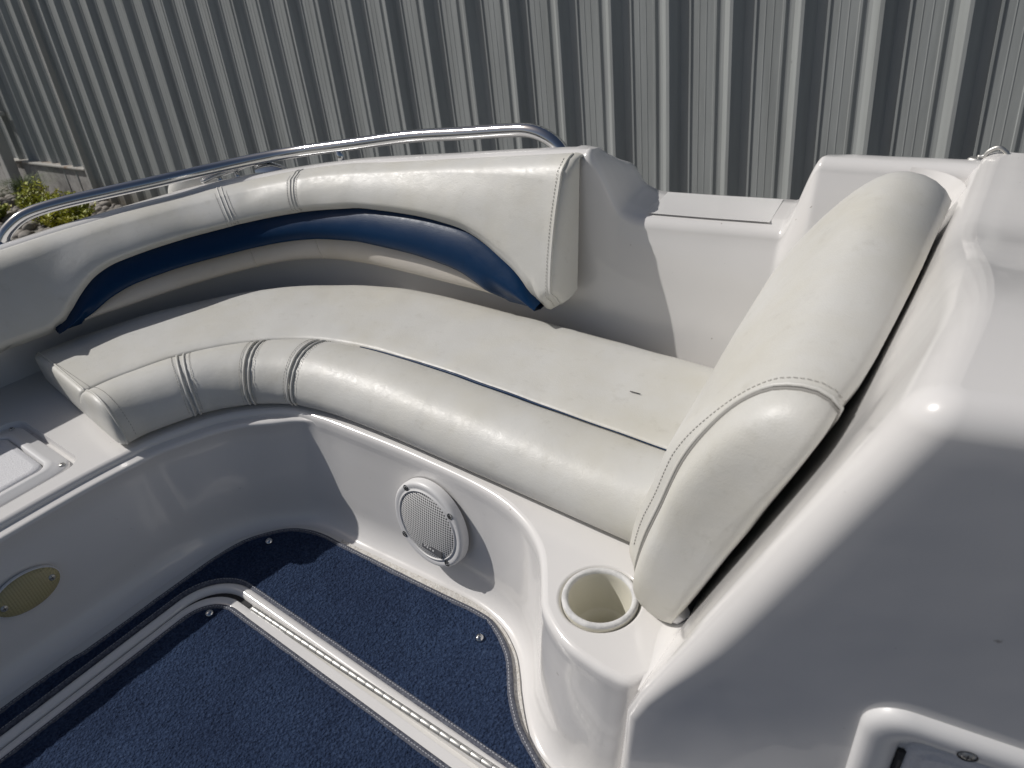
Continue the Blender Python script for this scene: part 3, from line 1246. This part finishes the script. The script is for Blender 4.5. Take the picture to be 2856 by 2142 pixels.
# ================================================================== CARPETS
def carpet(name, label, poly, step, edges, parent_none=None):
    e = empty(name)
    tag(e, label, "carpet")
    xs = [p[0] for p in poly]
    ys = [p[1] for p in poly]
    pts = [Vector((p[0], p[1])) for p in poly]
    nb_ = len(pts)
    rnd = random.Random(11)
    y = min(ys) + step * .6
    r = 0
    while y < max(ys):
        x = min(xs) + (step * .5 if r % 2 else 0)
        while x < max(xs):
            q = (x + rnd.uniform(-.25, .25) * step, y + rnd.uniform(-.25, .25) * step)
            fine_ = q[0] < -.42 and q[1] > -.16      # pile is modelled finely where it is seen close
            if (fine_ or (r % 6 == 0 and int(x / step) % 6 == 0)) and inside(q, poly):
                pts.append(Vector(q))
            x += step
        y += step * .87
        r += 1
    res = delaunay_2d_cdt(pts, [(i, (i + 1) % nb_) for i in range(nb_)], [], 1, 1e-6)
    vs = []
    for i, p in enumerate(res[0]):
        h = 0.0 if i < nb_ else .0022 * noise.noise(V(p.x * 150, p.y * 150, 0)) + .0012 * noise.noise(V(p.x * 310, p.y * 310, 5)) + .002 * noise.noise(V(p.x * 14, p.y * 14, 2))
        vs.append((p.x, p.y, .012 + h))
    link("pile", pymesh("pile", vs, [tuple(f) for f in res[2]]), 'carpet', e)
    for path in edges:
        P = [V(p[0], p[1], 0) for p in path]
        fr = frames(P)
        rows = []
        for i, p in enumerate(P):
            wob = .0012 * noise.noise(V(p.x * 25, p.y * 25, 1))
            rows.append([p + fr[i][1] * (n_ + wob) + V(0, 0, z) for n_, z in ((.0055, .003), (.0055, .010), (.003, .0135), (-.003, .0145), (-.007, .0140), (-.009, .010))])
        grid("binding", rows, 'binding', e)
        # stitch row
        sv, sf = [], []
        d = 0
        for i in range(len(P) - 1):
            L = (P[i + 1] - P[i]).length
            while d < L:
                c = P[i].lerp(P[i + 1], d / L) + fr[i][1] * -.0035
                t_ = fr[i][0]
                s_ = fr[i][1]
                o = len(sv)
                for a_, b_ in ((-.0022, -.0008), (.0022, -.0008), (.0022, .0008), (-.0022, .0008)):
                    sv.append(c + t_ * a_ + s_ * b_ + V(0, 0, .0152))
                sf.append((o, o + 1, o + 2, o + 3))
                d += .0075
            d -= L
        tag(link("stitching", pymesh("stitching", sv, sf, False), 'bthread', e), kind="stuff")
    return e


snap_mesh = lathe_mesh("snap", [(.0105, 0), (.0102, .003), (.0085, .0065), (.0055, .0088), (.001, .0095)], 20)
snap_mesh.materials.append(M['steel'])

outB = [(-1.563, -1.2), (-1.563, .0), (-1.552, .20), (-1.549, .40), (-1.540, .561), (-1.509, .642), (-1.451, .705), (-1.383, .732), (-1.294, .739), (-1.192, .744), (-1.069, .75), (-.953, .756), (-.874, .762), (-.818, .76), (-.773, .743),
        (-.736, .721), (-.704, .693), (-.662, .643), (-.616, .601), (-.581, .579), (-.52, .548)]
outBd = [(p.x, p.y) for p in crom([(x, y, 0) for x, y in outB], 230)]
inB = [(p.x, p.y) for p in corner_path(-1.507, .518, .125, -1.2, -.50, 12)]
polyB = outBd + [(x, y) for x, y in reversed(inB)]
cB = carpet("carpet_mat", "navy looped carpet strip curving round the footwell below the speaker", polyB, .0075, [list(reversed(outBd)), [(x, y) for x, y in inB]] if False else [outBd, list(reversed(inB))])
for x, y in ((-1.465, .642), (-.80, .709)):
    s = link("snap", snap_mesh, None, cB)
    s.location = (x, y, .012)
inA = [(p.x, p.y) for p in corner_path(-1.437, .452, .085, -1.2, .9, 12)]
# the mat is trimmed to clear the hinge end
polyA = inA + [(.9, -1.2)]
cA = carpet("carpet_mat", "navy looped carpet on the hinged floor hatch in the foreground", polyA, .0085, [inA])
s = link("snap", snap_mesh, None, cA)
s.location = (-1.392, .412, .012)


# ================================================================== CUSHIONS
def stitches(name, path, parent, gap=.0085, ln=.005, r=.0008, m='thread'):
    P = [Vector(p) for p in path]
    vs, fs = [], []
    d = 0
    for i in range(len(P) - 1):
        L = (P[i + 1] - P[i]).length
        t_ = (P[i + 1] - P[i]).normalized()
        while d < L:
            c = P[i] + t_ * d
            a, b = tube_geo([c - t_ * ln / 2, c + t_ * ln / 2], r, 4)
            o = len(vs)
            vs += a
            fs += [tuple(k + o for k in f) for f in b]
            d += gap
        d -= L
    return tag(link(name, pymesh(name, vs, fs, False), m, parent), kind="stuff")


# ---- seat cushion
seat = empty("seat_cushion")
tag(seat, "white vinyl bench cushion with a rolled front edge curving round the footwell", "cushion")
SPATH = crom([(-1.690, .505, 0), (-1.680, .57, 0), (-1.615, .705, 0), (-1.50, .800, 0), (-1.37, .838, 0), (-1.2, .850, 0), (-.9, .850, 0), (-.6, .846, 0), (-.40, .844, 0)], 130)
SFR = frames(SPATH)
ROLL = [(.05, .337), (.02, .338), (.004, .345), (-.004, .362), (-.002, .385), (.010, .410), (.032, .434), (.060, .4495), (.090, .455), (.120, .4535), (.145, .448), (.165, .440), (.176, .432), (.179, .424)]
FLAT = [(.1795, .424), (.182, .432), (.190, .4365), (.22, .4385), (.29, .4395), (.38, .4395), (.45, .4375), (.485, .4325), (.503, .423), (.510, .408), (.511, .37), (.505, .345), (.48, .338)]


def seat_n(i, n_):
    if n_ > .19:
        k = 1 + .12 * (1 - smooth(10, 60, i))
        return .19 + (n_ - .19) * k
    return n_


def seat_pt(i, n_, z):
    p = SPATH[i]
    q = p + SFR[i][1] * seat_n(i, n_)
    lump = .0022 * noise.noise(V(q.x * 9, q.y * 9, z * 9)) + .003 * noise.noise(V(q.x * 3.3, q.y * 3.3, 1))
    return q + V(0, 0, z + (lump if z > .36 else 0))


SEAMI = []
for tgt in ((-1.640, .665), (-1.548, .765), (-1.445, .822)):
    SEAMI.append(min(range(130), key=lambda i: (SPATH[i].x - tgt[0]) ** 2 + (SPATH[i].y - tgt[1]) ** 2))


def rollprof(i):
    pin = 0
    for s_ in SEAMI:
        pin = max(pin, max(0, 1 - abs(i - s_) / 1.5))
    return [(n_ + .004 * pin * (1 if z < .43 else 0), z - .0032 * pin * (1 if z > .40 else 0)) for n_, z in ROLL]


grid("bolster", [[seat_pt(i, n_, z) for n_, z in rollprof(i)] for i in range(130)], 'vinyl', seat)
grid("seat_panel", [[seat_pt(i, n_, z) for n_, z in FLAT] for i in range(130)], 'vinyl', seat)
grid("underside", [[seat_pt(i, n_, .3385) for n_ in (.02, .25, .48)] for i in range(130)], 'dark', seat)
# left end panel: bulged fill of the profile
prof = ROLL + FLAT
cz = .39
ce = seat_pt(0, .27, cz)
loops = []
for k, (sc, bl) in enumerate(((1.0, 0), (.985, .006), (.95, .011), (.86, .015), (.6, .018), (.2, .019))):
    lp_ = []
    for n_, z in prof:
        q = seat_pt(0, .27 + (n_ - .27) * (1 - (1 - sc) * .35), cz + (z - cz) * sc)
        lp_.append(q - SFR[0][0] * bl)
    loops.append(lp_)
ringstack("end_panel", loops, 'vinyl', seat)
edge = [seat_pt(0, n_, z) - SFR[0][0] * .001 for n_, z in prof[2:-2]]
tube("piping", crom(edge, 90), .0028, 'vinyl', seat, 8)
stitches("stitching", [seat_pt(2, n_, z) + V(0, 0, .0012) for n_, z in prof[3:-4]], seat, m='seam')
for s_ in SEAMI:
    for d in (-1.0, 1.0):
        pth = []
        for n_, z in ROLL[2:]:
            a = seat_pt(s_, n_, z)
            b = seat_pt(s_ + (1 if d > 0 else -1), n_, z)
            pth.append(a.lerp(b, .55))
        tube("piping", crom(pth, 40), .0027, 'vinyl', seat, 8)
        pth2 = []
        for (n_, z) in ROLL[3:]:
            a = seat_pt(s_, n_, z)
            b = seat_pt(s_ + (2 if d > 0 else -2), n_, z)
            q = a.lerp(b, .72)
            nm = (SFR[s_][1] * (n_ - .09) * 1.2 + V(0, 0, z - .36)).normalized()
            pth2.append(q + nm * .0012)
        stitches("stitching", crom(pth2, 60), seat, m='seam')
# blue piping that peeps out behind the roll
bi = [i for i in range(130) if SPATH[i].x > -1.36]
tube("blue_piping", [seat_pt(i, .1795, .431 + .0025 * sin(pi * (k / len(bi)))) for k, i in enumerate(bi)], [.0014 + .0022 * max(0, sin(pi * min(1, 1.5 * k / len(bi)))) for k in range(len(bi))], 'blue', seat, 8)
# small black tear
bx = box("tear", (-.012, .012, -.0011, .0011, 0, .0006), 'dark', seat)
bx.location = V(-.66, 1.155, .4425)
bx.rotation_euler.z = .06

# ---- curved backrest
back = empty("curved_backrest")
tag(back, "long curved white vinyl backrest with a blue arched stripe below the rail", "backrest")
ST = [((-2.25, -1.1), (-2.34, -1.1), .683), ((-2.24, .30), (-2.33, .30), .683), ((-2.229, .483), (-2.325, .52), .683), ((-2.198, .66), (-2.305, .735), .683), ((-2.166, .784), (-2.278, .853), .683), ((-2.125, .93), (-2.243, .99), .683),
      ((-2.065, 1.08), (-2.185, 1.13), .685), ((-1.975, 1.225), (-2.075, 1.255), .699), ((-1.860, 1.306), (-1.93, 1.335), .722), ((-1.72, 1.340), (-1.78, 1.388), .74), ((-1.582, 1.350), (-1.6, 1.418), .757),
      ((-1.309, 1.352), (-1.33, 1.435), .79), ((-1.129, 1.352), (-1.14, 1.433), .815), ((-.98, 1.352), (-.985, 1.425), .836)]
NSUB = 12
bb = dense([(a[0], a[1], .487) for a, b, z in ST], NSUB)
tt = dense([(b[0], b[1], z) for a, b, z in ST], NSUB)
nb2 = len(bb)
bfr = frames([V(p.x, p.y, 0) for p in bb])
# stripe boundaries: station -> height
Z1 = [(2.70, .480), (2.85, .487), (3.15, .535), (3.6, .572), (4.1, .592), (5.0, .598), (6.0, .600), (7.0, .610), (8.05, .626), (9.5, .648), (10.6, .652), (11.15, .640), (11.6, .612), (12.2, .562), (12.65, .492), (12.75, .48)]
Z2 = [(3.15, .480), (3.35, .492), (3.8, .516), (4.3, .532), (5.2, .537), (6.15, .537), (7.0, .541), (8.2, .551), (9.4, .556), (10.5, .552), (11.1, .537), (11.6, .504), (11.85, .482), (11.95, .476)]
ZB = .476


def zz1(s):
    return max(ZB, slut(Z1, s, .18)) if 2.72 < s < 12.72 else ZB


def zz2(s):
    return max(ZB, slut(Z2, s, .18)) if 3.2 < s < 11.95 else ZB


def bpt(i, z, m_):
    p, q = bb[i], tt[i]
    u = (z - p.z) / (q.z - p.z)
    pos = V(p.x + (q.x - p.x) * u, p.y + (q.y - p.y) * u, z)
    return pos - bfr[i][1] * m_


def endk(i):
    return 1.0


rowsW, rowsB, rowsL = [], [], []
for i in range(nb2):
    s = i / NSUB
    zt = tt[i].z
    a1, a2 = zz1(s), zz2(s)
    arch = smooth(ZB, ZB + .05, a1)
    lift = .022 * smooth(12.8, 13.0, s) ** 2
    if a1 < ZB + .004:
        a1 = ZB + lift
    row = []
    row += [bpt(i, zt - .03, -.075), bpt(i, zt - .008, -.065), bpt(i, zt + .002, -.045), bpt(i, zt + .004, -.022), bpt(i, zt - .001, -.002)]
    pin = 0
    for sc in (6.55, 8.05):
        pin = max(pin, max(0, 1 - abs(s - sc) * NSUB / 1.4))
    N = 16
    for k in range(1, N + 1):
        t = k / N
        z = zt - (zt - a1) * t
        bul = .010 + .046 * sin(pi * min(1, t * .60 + .06)) ** 1.1
        endp = .036 * arch + .012 * (1 - arch)
        m_ = bul + (endp - bul) * smooth(.80, 1.0, t)
        if arch < .5:
            m_ = bul * (1 - .75 * smooth(.86, 1.0, t) * (1 - arch))
        m_ -= .003 * pin * (t > .05)
        m_ += .003 * noise.noise(V(s * 1.3, t * 2, 4))
        row.append(bpt(i, z, m_))
    if arch < .5:
        row += [bpt(i, ZB + lift - .003, -.012), bpt(i, ZB + lift + .012, -.05)]
    else:
        row += [bpt(i, a1 - .002, .026), bpt(i, a1 - .004, .0)]
    rowsW.append(row)
    if a1 > ZB + .004 and s < 12.75:
        r_ = []
        for k in range(13):
            t = k / 12
            z = a1 - (a1 - a2) * t
            m_ = .026 + .020 * t + .017 * sin(pi * t) ** .8
            if k == 0:
                m_ = .020
            m_ *= 1 - .5 * smooth(.45, 1, t) * (1 - smooth(ZB, ZB + .03, a2))
            r_.append(bpt(i, z, m_))
        r_.append(bpt(i, a2 + .001, min(.034, m_ - .006)))
        r_.append(bpt(i, a2 + .004, -.02))
        rowsB.append(r_)
    if a2 > ZB + .004:
        r_ = []
        for k in range(11):
            t = k / 10
            z = a2 + .004 - (a2 + .004 - ZB) * t
            m_ = .010 + .016 * sin(pi * t) ** .7 - .004 * t
            r_.append(bpt(i, z, m_))
        r_.append(bpt(i, ZB - .004, -.02))
        r_.append(bpt(i, ZB - .004, -.08))
        rowsL.append(r_)
grid("upper_panel", rowsW, 'vinyl', back)
grid("blue_stripe", rowsB, 'blue', back)
grid("lower_panel", rowsL, 'vinylbounce', back)
tube("blue_stripe_piping", [r[0] + V(0, 0, .001) for r in rowsB], .0022, 'blue', back, 6)
# cross seams on the upper panel
for sc in (6.55, 8.05):
    i = int(sc * NSUB)
    for d in (-1, 1):
        pth = [rowsW[i][k].lerp(rowsW[i + d][k], .45) for k in range(2, len(rowsW[i]) - 3)]
        tube("piping", crom(pth, 40), .0024, 'vinyl', back, 8)
        pth = [rowsW[i][k].lerp(rowsW[i + 2 * d][k], .62) - bfr[i][1] * .0014 for k in range(4, len(rowsW[i]) - 3)]
        stitches("stitching", crom(pth, 50), back, m='seam')
    L = [k for k, r in enumerate(rowsL)]
for sc in (6.6, 8.15):
    i = int(sc * NSUB)
    j = i - next(k for k in range(nb2) if zz2(k / NSUB) > ZB + .004)
    tube("piping", rowsL[j][1:11], .0022, 'vinylbounce', back, 6)
# right end: boxing panel with a piped seam
last = rowsW[-1]
tend = bfr[-1][0]
hulln = bfr[-1][1]
loops = []
for dx, inn_ in ((0, 0), (.007, .005), (.013, .014), (.018, .030), (.021, .055), (.022, .095)):
    lp_ = []
    zm = .66
    for p in last[:-2]:
        q = p + tend * dx
        yr = 1.392 + .05 * (p.z - .48) / .35
        q.y = p.y + max(0, yr - p.y) * inn_ / .095
        q.z = zm + (p.z - zm) * (1 - inn_ * (1.3 if p.z < zm else .35))
        lp_.append(q)
    loops.append(lp_)
grid("end_panel", loops, 'vinyl', back)
tube("piping", crom([p + tend * .001 - hulln * .0006 for p in last[3:]], 90), .0030, 'vinyl', back, 8)
stitches("stitching", crom([rowsW[-2][k].lerp(rowsW[-1][k], .1) - hulln * .0014 for k in range(4, len(last) - 2)], 90), back, m='seam')

# ---- leaning backrest on the console bulkhead
lean = empty("leaning_backrest")
tag(lean, "thick white vinyl backrest leaning on the console beside the cup holder", "backrest")
LP = [(-.362, .325), (-.33, .40), (-.29, .50), (-.245, .61), (-.203, .715), (-.172, .795), (-.174, .812), (-.192, .824), (-.222, .824), (-.255, .810), (-.295, .770), (-.333, .710), (-.365, .640), (-.390, .560), (-.417, .485), (-.434, .415), (-.440, .375), (-.433, .345), (-.414, .328), (-.39, .320)]
LPd = crom([(x, 0, z) for x, z in LP] + [(LP[0][0], 0, LP[0][1])], 73)[:-1]


def lean_pt(p, y, shrink=0.0, far=0.0):
    f = (y - .77) / .62
    front = smooth(0, .14, (-.345 + .42 * (p.z - .33)) - .012 - p.x)
    topw = smooth(.5, .85, p.z)
    x = p.x - .085 * f * front * (1 - .55 * topw) - .034 * front * (1 - smooth(.62, .82, p.z)) * smooth(.764, .806, y)
    z = p.z + (.046 + .044 * front) * f * topw
    x += (1 - front) * (.42 * (z - p.z) - .065 * max(0, y - .75) + .004 + .012 * smooth(.77, .88, y))
    c = V(-.29 - .02 * f, 0, .585 + .03 * f)
    x += (c.x - x) * shrink
    z += (c.z - z) * shrink
    lump = .0035 * noise.noise(V(x * 6, y * 5, z * 6)) + .0025 * noise.noise(V(x * 13 + 3, y * 11, z * 13))
    edge_w = .006 * noise.noise(V(y * 9, z * 9, 7)) * smooth(0, .05, p.x - (-.345 + .42 * (p.z - .33)) + .03) 
    return V(x + lump - abs(edge_w), y, z + lump)


rows = []
for y, s_ in ((.772, 0), (.775, .0), (.785, -.006), (.80, -.010), (.84, -.012), (.90, -.012), (.98, -.012), (1.06, -.012), (1.14, -.012), (1.22, -.012), (1.29, -.010), (1.34, -.004), (1.375, .006), (1.40, .022), (1.42, .05), (1.435, .09), (1.446, .15), (1.453, .24), (1.457, .40), (1.459, .7), (1.459, .995)):
    rows.append([lean_pt(p, y, s_) for p in LPd])
grid("front_panel", rows, 'vinyl', lean, cyc=True)
rows = []
for y, s_ in ((.770, .004), (.765, .0), (.755, .005), (.742, .022), (.730, .055), (.721, .11), (.714, .2), (.710, .35), (.708, .6), (.7075, .995)):
    rows.append([lean_pt(p, y, s_) for p in LPd])
grid("end_panel", rows, 'vinyl', lean, cyc=True)
seam_p = [lean_pt(p, .7735, -.009) for p in LPd]
tube("piping", seam_p[3:68], .0035, 'vinyl', lean, 8)
tube("seam_groove", [lean_pt(p, .7670, -.0010) for p in LPd][5:66], .0026, 'thread', lean, 6)
stitches("stitching", [lean_pt(p, .7875, -.0115) for p in LPd][16:64], lean, m='seam')
tube("mounting_tab", [(-.372, .74, .334), (-.350, .738, .352), (-.338, .735, .375)], [.006, .012, .012], 'plastic', lean, 8)

# ---- white padded seat corner seen beyond the gunwale
pad = empty("bow_pad")
tag(pad, "small white vinyl pad showing beyond the gunwale under the rail", "cushion")
rows = []
for k in range(9):
    a = pi / 2 * k / 8
    rows.append([V(-2.385, 1.250, .640) + V(.36, .93, 0) * (.098 * cos(a) * cos(b) * (1.2 if cos(b) > 0 else .9)) + V(-.93, .36, 0) * (.06 * cos(a) * sin(b)) + V(0, 0, .082 * sin(a)) for b in [2 * pi * j / 24 for j in range(24)]])
grid("cover", rows, 'vinyl', pad, cyc=True)
rows = [[p for p in rows[0]], [p + V(0, 0, -.02) for p in rows[0]]]
grid("boxing", rows, 'vinyl', pad, cyc=True)
